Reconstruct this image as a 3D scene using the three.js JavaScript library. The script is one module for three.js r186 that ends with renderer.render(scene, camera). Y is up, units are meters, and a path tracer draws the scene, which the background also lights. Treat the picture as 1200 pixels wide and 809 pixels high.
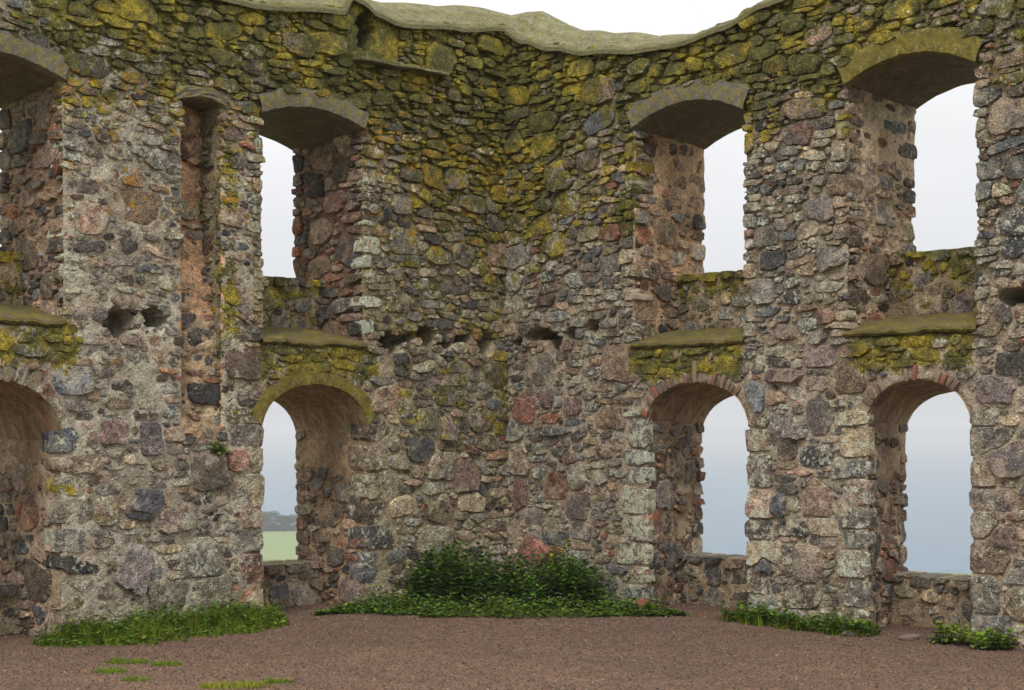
import * as THREE from 'three';
import { mergeGeometries, toCreasedNormals } from 'three/addons/utils/BufferGeometryUtils.js';

// ---------------------------------------------------------------- camera, sky, sun, exposure
const scene = new THREE.Scene();
const camera = new THREE.PerspectiveCamera(24.04, 1200 / 809, 0.1, 30000);
camera.position.set(0, 1.75, 0);                       // eye height, looking level at the corner of the ruin
camera.lookAt(0, 1.75, -10);
camera.setViewOffset(1200, 809, 0, -95.5, 1200, 809);  // shifted lens: verticals stay vertical

const renderer = new THREE.WebGLRenderer({ antialias: true });
renderer.toneMapping = THREE.LinearToneMapping;
renderer.toneMappingExposure = 1.04;
renderer.shadowMap.enabled = true;

// seeded noise ---------------------------------------------------------------
function rng(seed) { let a = seed >>> 0; return () => { a = (a + 0x6D2B79F5) >>> 0; let t = a; t = Math.imul(t ^ (t >>> 15), t | 1); t ^= t + Math.imul(t ^ (t >>> 7), t | 61); return ((t ^ (t >>> 14)) >>> 0) / 4294967296; }; }
const clamp = (x, a = 0, b = 1) => x < a ? a : x > b ? b : x;
const lerp = (a, b, t) => a + (b - a) * t;
const sstep = (a, b, x) => { const t = clamp((x - a) / (b - a)); return t * t * (3 - 2 * t); };
const TN = 512;
function tileNoise(seed, base, oct, gain) {            // tileable fractal value noise, 0..1
  const r = rng(seed), out = new Float32Array(TN * TN); let amp = 1, tot = 0;
  for (let o = 0, p = base; o < oct; o++, p *= 2, amp *= gain) {
    const g = new Float32Array(p * p); for (let i = 0; i < g.length; i++) g[i] = r();
    tot += amp; const q = p / TN;
    for (let y = 0; y < TN; y++) {
      const fy = y * q, iy = Math.floor(fy), ty = fy - iy, sy = ty * ty * (3 - 2 * ty), r0 = (iy % p) * p, r1 = ((iy + 1) % p) * p;
      for (let x = 0; x < TN; x++) {
        const fx = x * q, ix = Math.floor(fx), tx = fx - ix, sx = tx * tx * (3 - 2 * tx), c0 = ix % p, c1 = (ix + 1) % p;
        out[y * TN + x] += amp * lerp(lerp(g[r0 + c0], g[r0 + c1], sx), lerp(g[r1 + c0], g[r1 + c1], sx), sy);
      }
    }
  }
  let mn = 1e9, mx = -1e9; for (const v of out) { if (v < mn) mn = v; if (v > mx) mx = v; }
  for (let i = 0; i < out.length; i++) out[i] = (out[i] - mn) / (mx - mn);
  return out;
}
const NA = tileNoise(11, 8, 5, 0.55), NB = tileNoise(23, 8, 5, 0.55), NC = tileNoise(37, 16, 5, 0.7), ND = tileNoise(41, 64, 3, 0.7);
function samp(T, x, y) {                               // x, y in tiles
  x = (x - Math.floor(x)) * TN; y = (y - Math.floor(y)) * TN;
  const ix = x | 0, iy = y | 0, tx = x - ix, ty = y - iy, a = (iy & 511) * TN, b = ((iy + 1) & 511) * TN, c = ix & 511, d = (ix + 1) & 511;
  return lerp(lerp(T[a + c], T[a + d], tx), lerp(T[b + c], T[b + d], tx), ty);
}

// overcast sky: standard overcast distribution (zenith three times the horizon), soft cloud texture
{
  const w = 1024, h = 512, d = new Float32Array(w * h * 4), Z = 2.0;
  for (let j = 0; j < h; j++) for (let i = 0; i < w; i++) {
    const e = ((j + 0.5) / h - 0.5) * Math.PI, s = Math.max(0, Math.sin(e)), k = (j * w + i) * 4;
    const cl = 1 + 0.16 * (samp(NA, i / w * 2, e * 1.6) - 0.5) + 0.05 * (samp(NB, i / w * 5, e * 3.4) - 0.5);
    const L = Z * (1 + 2 * s) / 3 * cl, b = 1 - sstep(0, 0.35, s);
    d[k] = L * lerp(1, 0.965, b); d[k + 1] = L * lerp(1, 0.99, b); d[k + 2] = L * lerp(1, 1.03, b); d[k + 3] = 1;
  }
  const sky = new THREE.DataTexture(d, w, h, THREE.RGBAFormat, THREE.FloatType);
  sky.mapping = THREE.EquirectangularReflectionMapping; sky.magFilter = THREE.LinearFilter; sky.needsUpdate = true;
  scene.background = sky; scene.environment = sky;
}
const sun = new THREE.DirectionalLight(0xfff8ee, 1.5);
sun.position.set(-6, 30, 14); sun.target.position.set(0, 0, -14);
sun.castShadow = true; sun.shadow.radius = 24; sun.shadow.mapSize.set(2048, 2048);
Object.assign(sun.shadow.camera, { left: -15, right: 15, top: 15, bottom: -15, near: 1, far: 80 });
scene.add(sun, sun.target);
scene.fog = new THREE.FogExp2(0xeef1f5, 0.00035);

// ---------------------------------------------------------------- helpers
const put = (o, parent = scene) => { o.castShadow = o.receiveShadow = true; parent.add(o); return o; };
function mesh(name, geo, mat, parent = scene, kind) { const m = new THREE.Mesh(geo, mat); m.name = name; if (kind) m.userData.kind = kind; return put(m, parent); }
const taken = {};
function numbered(n) { const k = taken[n] = (taken[n] ?? -1) + 1; return k ? `${n}_${String(k).padStart(3, '0')}` : n; }
function tag(o, label, category, group, kind) { Object.assign(o.userData, { label, category }); if (group) o.userData.group = group; if (kind) o.userData.kind = kind; return o; }
function dataTex(data, w, h, srgb, wrap) {
  const t = new THREE.DataTexture(data, w, h); t.magFilter = THREE.LinearFilter; t.minFilter = THREE.LinearMipmapLinearFilter; t.generateMipmaps = true;
  if (srgb) t.colorSpace = THREE.SRGBColorSpace;
  t.wrapS = t.wrapT = wrap ? THREE.RepeatWrapping : THREE.ClampToEdgeWrapping; t.needsUpdate = true; return t;
}
// fine relief shared by all masonry: 0.6 m tile, uv in metres
const reliefTex = (() => {
  const d = new Uint8Array(TN * TN * 4);
  for (let i = 0; i < TN * TN; i++) { const v = 255 * clamp(0.55 * NC[i] + 0.45 * ND[i]); d[i * 4] = d[i * 4 + 1] = d[i * 4 + 2] = v; d[i * 4 + 3] = 255; }
  const t = dataTex(d, TN, TN, false, true); t.repeat.set(1 / 0.6, 1 / 0.6); return t;
})();

// ---------------------------------------------------------------- stone palette (surface colours, sRGB 0..255)
const GREYS = [[138, 133, 120], [120, 115, 105], [150, 143, 128], [106, 103, 96]];
const PURPLES = [[126, 112, 104], [114, 102, 97], [136, 119, 108]];
const BROWNS = [[130, 110, 90], [114, 97, 80], [142, 121, 98], [98, 83, 69]];
const TANS = [[156, 141, 114], [146, 131, 107], [164, 147, 120]];
const PINKS = [[158, 132, 112], [148, 122, 106]];
const BLUES = [[94, 96, 97], [106, 108, 108], [80, 82, 84]];
const REDS = [[138, 91, 70], [148, 95, 70], [122, 80, 64]];
const DARKS = [[66, 63, 60], [58, 57, 56], [78, 72, 66]];
const KINDS = { G: GREYS, P: PURPLES, B: BROWNS, T: TANS, K: PINKS, U: BLUES, R: REDS, D: DARKS };
function pickColour(r, mix) {                          // mix: string of palette letters, each equally likely
  const p = KINDS[mix[Math.floor(r() * mix.length)]], c = p[Math.floor(r() * p.length)], g = 0.74 + 0.52 * r();
  return [c[0] * g * (0.98 + 0.04 * r()), c[1] * g, c[2] * g * (0.97 + 0.06 * r())];
}
const MIX_FACE = 'GGGGGGGGGGGGGPPPPPBBBBBBBBBBTTTTTTKKUUUUURDDD', MIX_JAMB = 'BBBBBBKKPPPGGGUURRDDT', MIX_LOW = 'GGGGGGGTTTTTTBBBBPPPKKUURD', MIX_PARAPET = 'BBBGGUDDPGT';

// ---------------------------------------------------------------- masonry panels
// A panel is a w x h metre piece of rubble masonry with its own axes: O + U*u + V*v + N*z.  Stones are packed as rounded blocks,
// grown until they nearly touch, and each is turned into its own solid; the mortar is a relief between them.
const CELL = 0.01;
class Panel {
  constructor(o) {
    Object.assign(this, { zone: () => 0, open: () => false, zbase: () => 0, mix: () => MIX_FACE, moss: () => 0, orange: () => 0, pale: () => 0, mortar: () => [172, 157, 140], plaster: () => 0, gap: 0.016, dens: 1, sizes: null, protrude: 1, proud: () => 1, flat: () => 1, zlow: 0, smear: 1, sunk: () => 0, ppm: 200, preset: [] }, o);
    this.nx = Math.ceil(this.w / CELL); this.ny = Math.ceil(this.h / CELL);
    this.stones = []; this.r = rng(this.seed);
  }
  zoneAt(u, v) { return this.open(u, v) ? -1 : this.zone(u, v); }
  // shape: a roughly four-sided block with broken corners; 1 on its outline
  rho(s, u, v) {
    const dx = u - s.u, dy = v - s.v, x = (dx * s.c + dy * s.s) / s.a, y = (-dx * s.s + dy * s.c) / s.b, F = s.F; let m = 0;
    for (let k = 0; k < F.length; k += 2) { const q = x * F[k] + y * F[k + 1]; if (q > m) m = q; }
    return m > 0.3 && !s.set ? 0.9 * m + 0.1 * Math.pow(x * x * x * x + y * y * y * y, 0.25) : m;
  }
  cut(s) {
    const r = this.r, F = [], side = (t, d) => F.push(Math.cos(t) / d, Math.sin(t) / d), w = s.set && !s.rough ? 0.06 : 0.24;
    for (let k = 0; k < 4; k++) side(k * 1.5708 + (r() - 0.5) * 2 * w, 1 + (r() - 0.5) * (s.set ? 0.04 : 0.16));
    for (let k = 0; k < 4; k++) if (r() < (s.set ? 0.5 : 0.62)) side(0.785 + k * 1.5708 + (r() - 0.5) * 0.6, s.set ? 1.28 + 0.1 * r() : 0.98 + 0.4 * r());
    s.F = F;
  }
  add(s) {
    s.c = Math.cos(s.rot || 0); s.s = Math.sin(s.rot || 0); if (!s.F) this.cut(s); s.id = this.stones.length; s.zone ??= this.zoneAt(s.u, s.v);
    s.col ??= pickColour(this.r, this.mix(s.u, s.v)); s.col2 ??= pickColour(this.r, this.mix(s.u, s.v));
    s.m = this.r(); s.rx = this.r() * 9; this.stones.push(s);
    const R = Math.max(s.a, s.b) * 1.3, i0 = Math.max(0, Math.floor((s.u - R) / CELL)), i1 = Math.min(this.nx - 1, Math.ceil((s.u + R) / CELL)), j0 = Math.max(0, Math.floor((s.v - R) / CELL)), j1 = Math.min(this.ny - 1, Math.ceil((s.v + R) / CELL));
    for (let j = j0; j <= j1; j++) for (let i = i0; i <= i1; i++) if (this.rho(s, (i + 0.5) * CELL, (j + 0.5) * CELL) < 1) this.occ[j * this.nx + i] = 1;
  }
  fits(s) {
    s.c = Math.cos(s.rot); s.s = Math.sin(s.rot); this.cut(s); let bad = 0; const z0 = this.zoneAt(s.u, s.v); if (z0 < 0) return false;
    for (let k = 0; k < 28; k++) {
      const t = k / 28 * 6.2832 * (k < 18 ? 28 / 18 : 28 / 10), f = k < 18 ? 1.04 : 0.6, x = Math.cos(t) * s.a * f * 0.95, y = Math.sin(t) * s.b * f * 0.95, u = s.u + x * s.c - y * s.s, v = s.v + x * s.s + y * s.c;
      const i = Math.floor(u / CELL), j = Math.floor(v / CELL);
      if (i < 0 || j < 0 || i >= this.nx || j >= this.ny) { if (++bad > 3) return false; continue; }
      if (this.occ[j * this.nx + i]) { if (++bad > 2) return false; }
      else if (this.zoneAt(u, v) !== z0) { if (++bad > 1) return false; }
    }
    s.zone = z0; return true;
  }
  pack() {
    this.occ = new Uint8Array(this.nx * this.ny); const r = this.r, A = this.w * this.h;
    for (const p of this.preset) this.add({ ...p, set: true });
    const classes = this.sizes || [
      { n: 14, a: [0.13, 0.2], q: [0.45, 0.85], big: 1 }, { n: 26, a: [0.1, 0.17], b: [0.025, 0.05] }, { n: 40, a: [0.085, 0.14], q: [0.35, 0.8], mid: 1 }, { n: 150, a: [0.06, 0.13], b: [0.018, 0.04] }, { n: 60, a: [0.07, 0.11], q: [0.4, 0.8] },
      { n: 300, a: [0.045, 0.085], q: [0.5, 0.9] }, { n: 200, a: [0.04, 0.08], b: [0.015, 0.03] }, { n: 480, a: [0.024, 0.045], q: [0.55, 0.95] }, { n: 330, a: [0.013, 0.022], q: [0.6, 0.95] }];
    for (const c of classes) for (let k = 0, n = Math.round(c.n * A * this.dens); k < n; k++) {
      const u = r() * this.w, v = r() * this.h, a = lerp(c.a[0], c.a[1], r()), b = (c.b ? lerp(c.b[0], c.b[1], r()) : a * lerp(c.q[0], c.q[1], r())) * this.flat(u, v);
      const tilt = r() < 0.12 ? 0.7 : 0.13, s = { u, v, a, b, rot: (r() + r() + r() - 1.5) * tilt };
      if (c.big && this.bigs && r() > this.bigs(u, v)) continue;
      if (r() < this.plaster(u, v)) continue;
      if (this.fits(s)) this.add(s);
    }
    // growth
    const N = this.nx * this.ny, e1 = new Float32Array(N).fill(9), e2 = new Float32Array(N).fill(9), id = new Int32Array(N).fill(-1);
    for (const s of this.stones) {
      const mn = Math.min(s.a, s.b), g = 0.035, R = Math.max(s.a, s.b) * 1.12 + 0.06;
      const i0 = Math.max(0, Math.floor((s.u - R) / CELL)), i1 = Math.min(this.nx - 1, Math.ceil((s.u + R) / CELL)), j0 = Math.max(0, Math.floor((s.v - R) / CELL)), j1 = Math.min(this.ny - 1, Math.ceil((s.v + R) / CELL));
      for (let j = j0; j <= j1; j++) for (let i = i0; i <= i1; i++) {
        const u = (i + 0.5) * CELL, v = (j + 0.5) * CELL, w = s.rough ? 0.9 : s.set ? 0.3 : 1;
        const wu = u + w * (0.034 * (samp(NA, u * 0.55 + s.rx, v * 0.55) - 0.5) + 0.02 * (samp(NC, u * 0.7 + s.rx, v * 0.7) - 0.5)), wv = v + w * (0.034 * (samp(NB, u * 0.55, v * 0.55 + s.rx) - 0.5) + 0.02 * (samp(NC, u * 0.7, v * 0.7 + s.rx) - 0.5));
        const e = (this.rho(s, wu, wv) - 1) * (0.5 * mn + 0.02), k = j * this.nx + i;
        if (e > g) continue;
        if (e < e1[k]) { e2[k] = e1[k]; e1[k] = e; id[k] = s.id; } else if (e < e2[k]) e2[k] = e;
      }
    }
    this.id = id;
    for (let j = 0; j < this.ny; j++) for (let i = 0; i < this.nx; i++) {
      const k = j * this.nx + i; if (id[k] < 0) continue; const u = (i + 0.5) * CELL, v = (j + 0.5) * CELL, s = this.stones[id[k]];
      const gap = this.gap * (0.45 + 1.1 * samp(NB, u * 0.23 + 0.3, v * 0.23));
      if (e2[k] - e1[k] < gap || e1[k] > (s.set ? 0.004 : 0.004 + 0.024 * s.m)) id[k] = -1;
      else if (!s.edge) { const z = this.zoneAt(u, v); if (z !== s.zone) id[k] = -1; }
    }
    // outlines
    for (const s of this.stones) {
      const ext = Math.max(s.a, s.b), K = s.K = ext > 0.1 ? 26 : ext > 0.05 ? 20 : 12; s.R = new Float32Array(K);
      for (let k = 0; k < K; k++) {
        const t = k / K * 6.28319, cx = Math.cos(t), cy = Math.sin(t); let d = 0;
        for (; d < 0.5; d += 0.004) { const i = Math.floor((s.u + cx * d) / CELL), j = Math.floor((s.v + cy * d) / CELL); if (i < 0 || j < 0 || i >= this.nx || j >= this.ny || id[j * this.nx + i] !== s.id) break; }
        s.R[k] = d;
      }
      const q = s.R.slice(); for (let k = 0; k < K; k++) s.R[k] = s.set ? q[k] : 0.1 * q[(k + K - 1) % K] + 0.8 * q[k] + 0.1 * q[(k + 1) % K];
      let area = 0; for (let k = 0; k < K; k++) area += 0.5 * s.R[k] * s.R[(k + 1) % K] * Math.sin(6.28319 / K);
      s.area = area; s.H = (s.H ?? (0.001 + 0.022 * Math.pow(this.r(), 1.5)) * (0.6 + Math.min(1, ext / 0.1) * 0.6)) * this.protrude * this.proud(s.u, s.v);
      s.tx = (this.r() - 0.5) * 0.22; s.ty = (this.r() - 0.62) * 0.24; s.f = [0, 1, 2].map(() => [this.r() * 6.2832, 0.4 + 0.5 * this.r(), 0.15 + 0.5 * this.r()]);
    }
    this.stones = this.stones.filter(s => { s.ok = s.area > 0.00035; return s.ok; });
    this.byId = []; for (const s of this.stones) this.byId[s.id] = s;
    return this;
  }
  topZ(s, rr, dx, dy) {                                // height of the stone's face at offset dx, dy; rr = 0 centre .. 1 edge
    let z = s.H + s.tx * dx + s.ty * dy;
    for (const [t, o, sl] of s.f) { const e = Math.cos(t) * dx / s.a + Math.sin(t) * dy / s.b - o; if (e > 0) z -= e * sl * Math.min(s.a, s.b) * 0.55; }
    z += 0.02 * (samp(NC, (s.u + dx) * 0.8 + s.rx, (s.v + dy) * 0.8) - 0.5) + 0.014 * (samp(NA, (s.u + dx) * 1.1 + s.rx, (s.v + dy) * 1.1) - 0.5);
    return Math.max(z, -0.006);
  }
  stoneGeo(s) {
    const K = s.K, small = K < 17, rings = small ? [1, 0.8] : [1, 0.95, 0.66, 0.34], P = [], UV = [], I = [];
    const zb = this.zbase(s.u, s.v), D = s.deep || 0.05;
    const push = (x, y, z, iu, iv) => { P.push(this.O.x + this.U.x * x + this.V.x * y + this.N.x * z, this.O.y + this.U.y * x + this.V.y * y + this.N.y * z, this.O.z + this.U.z * x + this.V.z * y + this.N.z * z); UV.push(iu, iv); };
    for (let k = 0; k < K; k++) { const t = k / K * 6.28319, x = Math.cos(t), y = Math.sin(t), R = s.R[k], q = Math.max(0.1, 1 - D / (R + 0.03)); push(s.u + x * R * 0.99, s.v + y * R * 0.99, zb - D, s.u + x * R * q, s.v + y * R * q); }
    for (const f of rings) for (let k = 0; k < K; k++) {
      const t = k / K * 6.28319, R = s.R[k] * f, dx = Math.cos(t) * R, dy = Math.sin(t) * R;
      const top = this.topZ(s, f, dx, dy), z = f === 1 ? Math.max(-0.02, top - 0.006 - 0.35 * Math.max(0, s.H)) : top;
      const q = f === 1 ? Math.max(0, 1 - 0.008 / (s.R[k] + 0.01)) : 1; push(s.u + dx, s.v + dy, zb + z, s.u + dx * q, s.v + dy * q);
    }
    push(s.u, s.v, zb + this.topZ(s, 0, 0, 0), s.u, s.v);
    for (let g = 0; g < rings.length; g++) for (let k = 0; k < K; k++) { const a = g * K + k, b = g * K + (k + 1) % K, c = a + K, d = b + K; I.push(a, b, d, a, d, c); }
    const c = (rings.length + 1) * K; for (let k = 0; k < K; k++) I.push(rings.length * K + k, rings.length * K + (k + 1) % K, c);
    const g = new THREE.BufferGeometry(); g.setAttribute('position', new THREE.Float32BufferAttribute(P, 3)); g.setAttribute('uv', new THREE.Float32BufferAttribute(UV, 2)); g.setIndex(I);
    return toCreasedNormals(g, 0.5);
  }
  mortarZ(u, v) { return this.zbase(u, v) - 0.004 - this.sunk(u, v) + 0.03 * (samp(NA, u * 0.5, v * 0.5) - 0.5) + 0.026 * (samp(NC, u * 0.8, v * 0.8) - 0.5) + 0.024 * this.plaster(u, v); }
  sheetGeo(step = 0.025) {
    const nx = Math.round(this.w / step), ny = Math.round(this.h / step), P = [], UV = [], I = [], ok = [];
    for (let j = 0; j <= ny; j++) for (let i = 0; i <= nx; i++) {
      let u = i / nx * this.w, v = j / ny * this.h; const sn = this.snap ? this.snap(i / nx * this.w, j / ny * this.h) : null, z = this.mortarZ(u, v) - (sn ? sn[3] : 0); ok.push(sn ? sn[2] : !this.open(u, v));
      if (sn) { u = sn[0]; v = sn[1]; } P.push(this.O.x + this.U.x * u + this.V.x * v + this.N.x * z, this.O.y + this.U.y * u + this.V.y * v + this.N.y * z, this.O.z + this.U.z * u + this.V.z * v + this.N.z * z); const zd = Math.min(0, z - this.zlow + 0.05); UV.push(u + zd * 0.9, v + zd * 0.6);
    }
    for (let j = 0; j < ny; j++) for (let i = 0; i < nx; i++) { const a = j * (nx + 1) + i, b = a + 1, c = a + nx + 1, d = c + 1; if (ok[a] && ok[b] && ok[c] && ok[d]) I.push(a, b, d, a, d, c); }
    const g = new THREE.BufferGeometry(); g.setAttribute('position', new THREE.Float32BufferAttribute(P, 3)); g.setAttribute('uv', new THREE.Float32BufferAttribute(UV, 2)); g.setIndex(I); g.computeVertexNormals(); return g;
  }
  mossAt(u, v, s) {                                    // how much moss or lichen crust grows here, > 0.5 = covered
    const m = this.moss(u, v); if (m <= 0) return 0;
    const n = 0.34 * samp(NA, u * 0.42 + 0.2, v * 0.42) + 0.36 * samp(NC, u * 0.95, v * 0.95) + 0.3 * samp(ND, u * 0.85, v * 0.85);
    return n + (m - 0.54) * 0.54 + 0.16 * (samp(NB, u * 0.8, v * 0.07) - 0.5) + (s ? (s.m - 0.5) * 0.2 : -0.03);
  }
  paint() { this.mat = this.paintMap(false, this.ppm); this.mortarMat = this.paintMap(true, this.ppm * 0.75); return this; }
  paintMap(bare, ppm) {                                // bare: mortar only
    const W = Math.min(2048, Math.round(this.w * ppm)), H = Math.min(2048, Math.round(this.h * ppm)), d = new Uint8Array(W * H * 4), r = rng(this.seed + 5);
    for (let j = 0; j < H; j++) for (let i = 0; i < W; i++) {
      const u = (i + 0.5) / W * this.w, v = (j + 0.5) / H * this.h;
      const k = this.id[Math.min(this.ny - 1, Math.floor(v / CELL)) * this.nx + Math.min(this.nx - 1, Math.floor(u / CELL))], s = !bare && k >= 0 ? this.byId[k] : null;
      const a = samp(NA, u * 0.9, v * 0.9), c = samp(NC, u * 1.1 + 0.4, v * 1.1), f = samp(ND, u * 1.3, v * 1.3), w = r();
      let R, G, B;
      if (s) {
        const t = sstep(0.42, 0.72, samp(NB, u * 0.8 + s.rx, v * 0.8 + s.rx)) * (0.25 + 0.5 * s.m), g = 0.26 + 0.7 * c + 0.76 * f + 0.28 * (w - 0.5);
        R = lerp(s.col[0], s.col2[0], t) * g; G = lerp(s.col[1], s.col2[1], t) * g; B = lerp(s.col[2], s.col2[2], t) * g;
        const sp = samp(ND, u * 2.3 + s.rx, v * 2.3), ps = sstep(0.66, 0.74, sp) * (0.2 + 0.5 * s.m), ds = 1 - 0.5 * sstep(0.36, 0.27, sp);
        R = lerp(R, 186, ps) * ds; G = lerp(G, 182, ps) * ds; B = lerp(B, 166, ps) * ds;
        const dk = sstep(0.6, 0.78, samp(NA, u * 1.7 + s.rx, v * 1.7)); R *= 1 - 0.28 * dk; G *= 1 - 0.27 * dk; B *= 1 - 0.25 * dk;
      } else {
        const m = this.mortar(u, v), g = 0.5 + 0.42 * c + 0.5 * f + 0.24 * (w - 0.5), st = sstep(0.45, 0.75, samp(NB, u * 0.5 + 0.7, v * 0.5));
        R = m[0] * g * (1 - 0.14 * st); G = m[1] * g * (1 - 0.17 * st); B = m[2] * g * (1 - 0.2 * st);
      }
      if (s) { const sm = sstep(0.56, 0.66, 0.55 * samp(NB, u * 0.7 + 0.15, v * 0.7 + 0.6) + 0.45 * samp(NC, u * 0.9, v * 0.9) + 0.1 * (s.m - 0.5)) * 0.72 * this.smear; if (sm > 0) { const m = this.mortar(u, v), g = 0.66 + 0.3 * c + 0.28 * f; R = lerp(R, m[0] * g, sm); G = lerp(G, m[1] * g, sm); B = lerp(B, m[2] * g, sm); } }
      const pl = this.pale(u, v, s);
      if (pl > 0) { const n = 0.55 * samp(NC, u * 1.4 + 0.2, v * 1.4) + 0.45 * samp(ND, u * 0.9, v * 0.9), q = 0.85 * sstep(1 - 0.5 * pl, 1.06 - 0.5 * pl, n + 0.12); R = lerp(R, 172 + 34 * w, q); G = lerp(G, 176 + 34 * w, q); B = lerp(B, 156 + 30 * w, q); }
      const mo = this.mossAt(u, v, s);
      if (mo > 0.42) {
        const q = sstep(0.49, 0.56, mo), y = sstep(0.4, 0.72, 0.6 * samp(NB, u * 0.6 + 0.1, v * 0.6) + 0.4 * a + (s ? 0.22 * (s.m - 0.5) : 0)), g = 0.2 + 0.72 * c + 0.85 * f + 0.3 * (w - 0.5);
        R = lerp(R, lerp(80, 140, y) * g, q * 0.88); G = lerp(G, lerp(78, 124, y) * g, q * 0.88); B = lerp(B, lerp(30, 28, y) * g, q * 0.88);
      }
      const or = this.orange(u, v);
      if (or > 0) { const n = 0.65 * samp(NC, u * 1.5 + 0.8, v * 1.5 + 0.3) + 0.35 * samp(NB, u * 1.1, v * 1.1 + 0.5), q = sstep(0.68, 0.73, n + 0.24 * (or - 0.5) + (s ? 0.1 * (s.m - 0.5) : -0.05)); R = lerp(R, 160 * (0.7 + 0.5 * c), q * 0.85); G = lerp(G, 116 * (0.7 + 0.5 * c), q * 0.85); B = lerp(B, 36, q * 0.85); }
      const o = (j * W + i) * 4; d[o] = clamp(R, 4, 250); d[o + 1] = clamp(G, 4, 250); d[o + 2] = clamp(B, 4, 250); d[o + 3] = 255;
    }
    const t = dataTex(d, W, H, true, false); t.repeat.set(1 / this.w, 1 / this.h);
    return new THREE.MeshStandardMaterial({ map: t, roughness: 0.93, bumpMap: reliefTex, bumpScale: 0.024 });
  }
  // parent gets: the mortar, `most` stones as meshes of their own (largest first), the rest joined
  build(parent, o) {
    this.pack().paint();
    mesh(o.mortarName, this.sheetGeo(o.step), this.mortarMat, parent);
    const order = this.stones.slice().sort((a, b) => (o.seen ? (o.seen(b) ? 1 : 0) - (o.seen(a) ? 1 : 0) : 0) || b.area - a.area), rest = []; let n = 0;
    for (const s of order) { const g = this.stoneGeo(s), nm = s.name || o.name; if (s.name || n < o.most) { mesh(nm, g, this.mat, parent); if (!s.name) n++; } else rest.push(g); }
    if (rest.length) mesh(o.restName, mergeGeometries(rest), this.mat, parent, 'stuff');
    return this;
  }
}
const V3 = (x, y, z) => new THREE.Vector3(x, y, z);

// ---------------------------------------------------------------- the two walls of the ruin
const T = 1.1, PAR = -0.68;                             // wall thickness; parapets stand this far back in their openings
const arch = (o, x) => { const t = clamp((x - (o.x0 + o.x1) / 2) / ((o.x1 - o.x0) / 2), -1, 1); return o.spring + o.rise * (o.lower ? Math.sqrt(Math.max(0, 1 - Math.pow(Math.abs(t), 2.2))) : 1 - t * t); };
const jag = (y, k) => 0.028 * (samp(NC, 0.37 * k, y * 0.45) - 0.5) * 2 + 0.02 * (samp(NA, 0.21 * k, y * 0.6) - 0.5) * 2;
const inOpen = (o, x, y, pad = 0, j = true) => { const k = o.x0 * 3.1; return x > o.x0 - pad + (j ? jag(y, k) : 0) && x < o.x1 + pad + (j ? jag(y, k + 1) : 0) && y > (o.lower ? -9 : o.ledge - 0.07) && y < arch(o, x) + pad; };
const inRing = (o, x, y) => {
  if (y < (o.lower ? o.spring + 0.02 : o.spring) || x < o.x0 - (o.lower ? 0.3 : 0.03) || x > o.x1 + (o.lower ? 0.3 : 0.03)) return false;
  if (!o.curve) { o.curve = []; for (let i = 0; i <= 40; i++) { const q = lerp(o.x0, o.x1, i / 40); o.curve.push([q, arch(o, q)]); } }
  if (x > o.x0 && x < o.x1 && y < arch(o, x) + 0.01) return true;
  for (const c of o.curve) if (Math.hypot(c[0] - x, c[1] - y) < o.ring * 0.72) return true; return false;
};
const ramp = pts => x => { if (x <= pts[0][0]) return pts[0][1]; for (let i = 1; i < pts.length; i++) if (x <= pts[i][0]) { const t = (x - pts[i - 1][0]) / (pts[i][0] - pts[i - 1][0]); return lerp(pts[i - 1][1], pts[i][1], t * t * (3 - 2 * t)); } return pts[pts.length - 1][1]; };

// tiled cement, two tones of growth
function cementMat(base, spots, cover, seed, rough = 0.92, fine = 1) {
  const d = new Uint8Array(TN * TN * 4), r = rng(seed);
  for (let j = 0; j < TN; j++) for (let i = 0; i < TN; i++) {
    const x = i / TN, y = j / TN, k = j * TN + i, g = 0.74 + 0.3 * NC[k] + 0.16 * ND[k] + 0.08 * (r() - 0.5), n = 0.5 * samp(NB, x * Math.round(2 * fine), y * Math.round(2 * fine)) + 0.5 * samp(NC, x * Math.round(2 * fine) + 0.3, y * Math.round(2 * fine)), q = sstep(1 - cover, 1.06 - cover, n + 0.1);
    const yl = samp(NA, x * 3, y * 3), o = k * 4;
    for (let c = 0; c < 3; c++) d[o + c] = clamp(lerp(base[c], spots[c] * (0.75 + 0.5 * yl), q * 0.9) * g, 3, 250); d[o + 3] = 255;
  }
  const t = dataTex(d, TN, TN, true, true); t.repeat.set(1 / 1.3, 1 / 1.3);
  return new THREE.MeshStandardMaterial({ map: t, roughness: rough, bumpMap: reliefTex, bumpScale: 0.014 });
}
const M = {
  cement: cementMat([108, 103, 94], [138, 120, 32], 0.35, 3, 0.95, 4), cementMoss: cementMat([142, 130, 100], [112, 101, 32], 0.55, 5, 0.95, 3.5),
  cap: cementMat([126, 122, 104], [112, 106, 54], 0.46, 6, 0.95, 3), soffit: cementMat([120, 102, 84], [100, 84, 68], 0.5, 7, 0.9, 2), soffitOchre: cementMat([170, 148, 118], [146, 118, 88], 0.45, 8, 0.9, 2), ledge: cementMat([104, 90, 70], [108, 100, 30], 0.46, 9, 0.95, 2),
  core: new THREE.MeshStandardMaterial({ color: new THREE.Color(0.3, 0.26, 0.22), roughness: 1 }),
};
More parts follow.
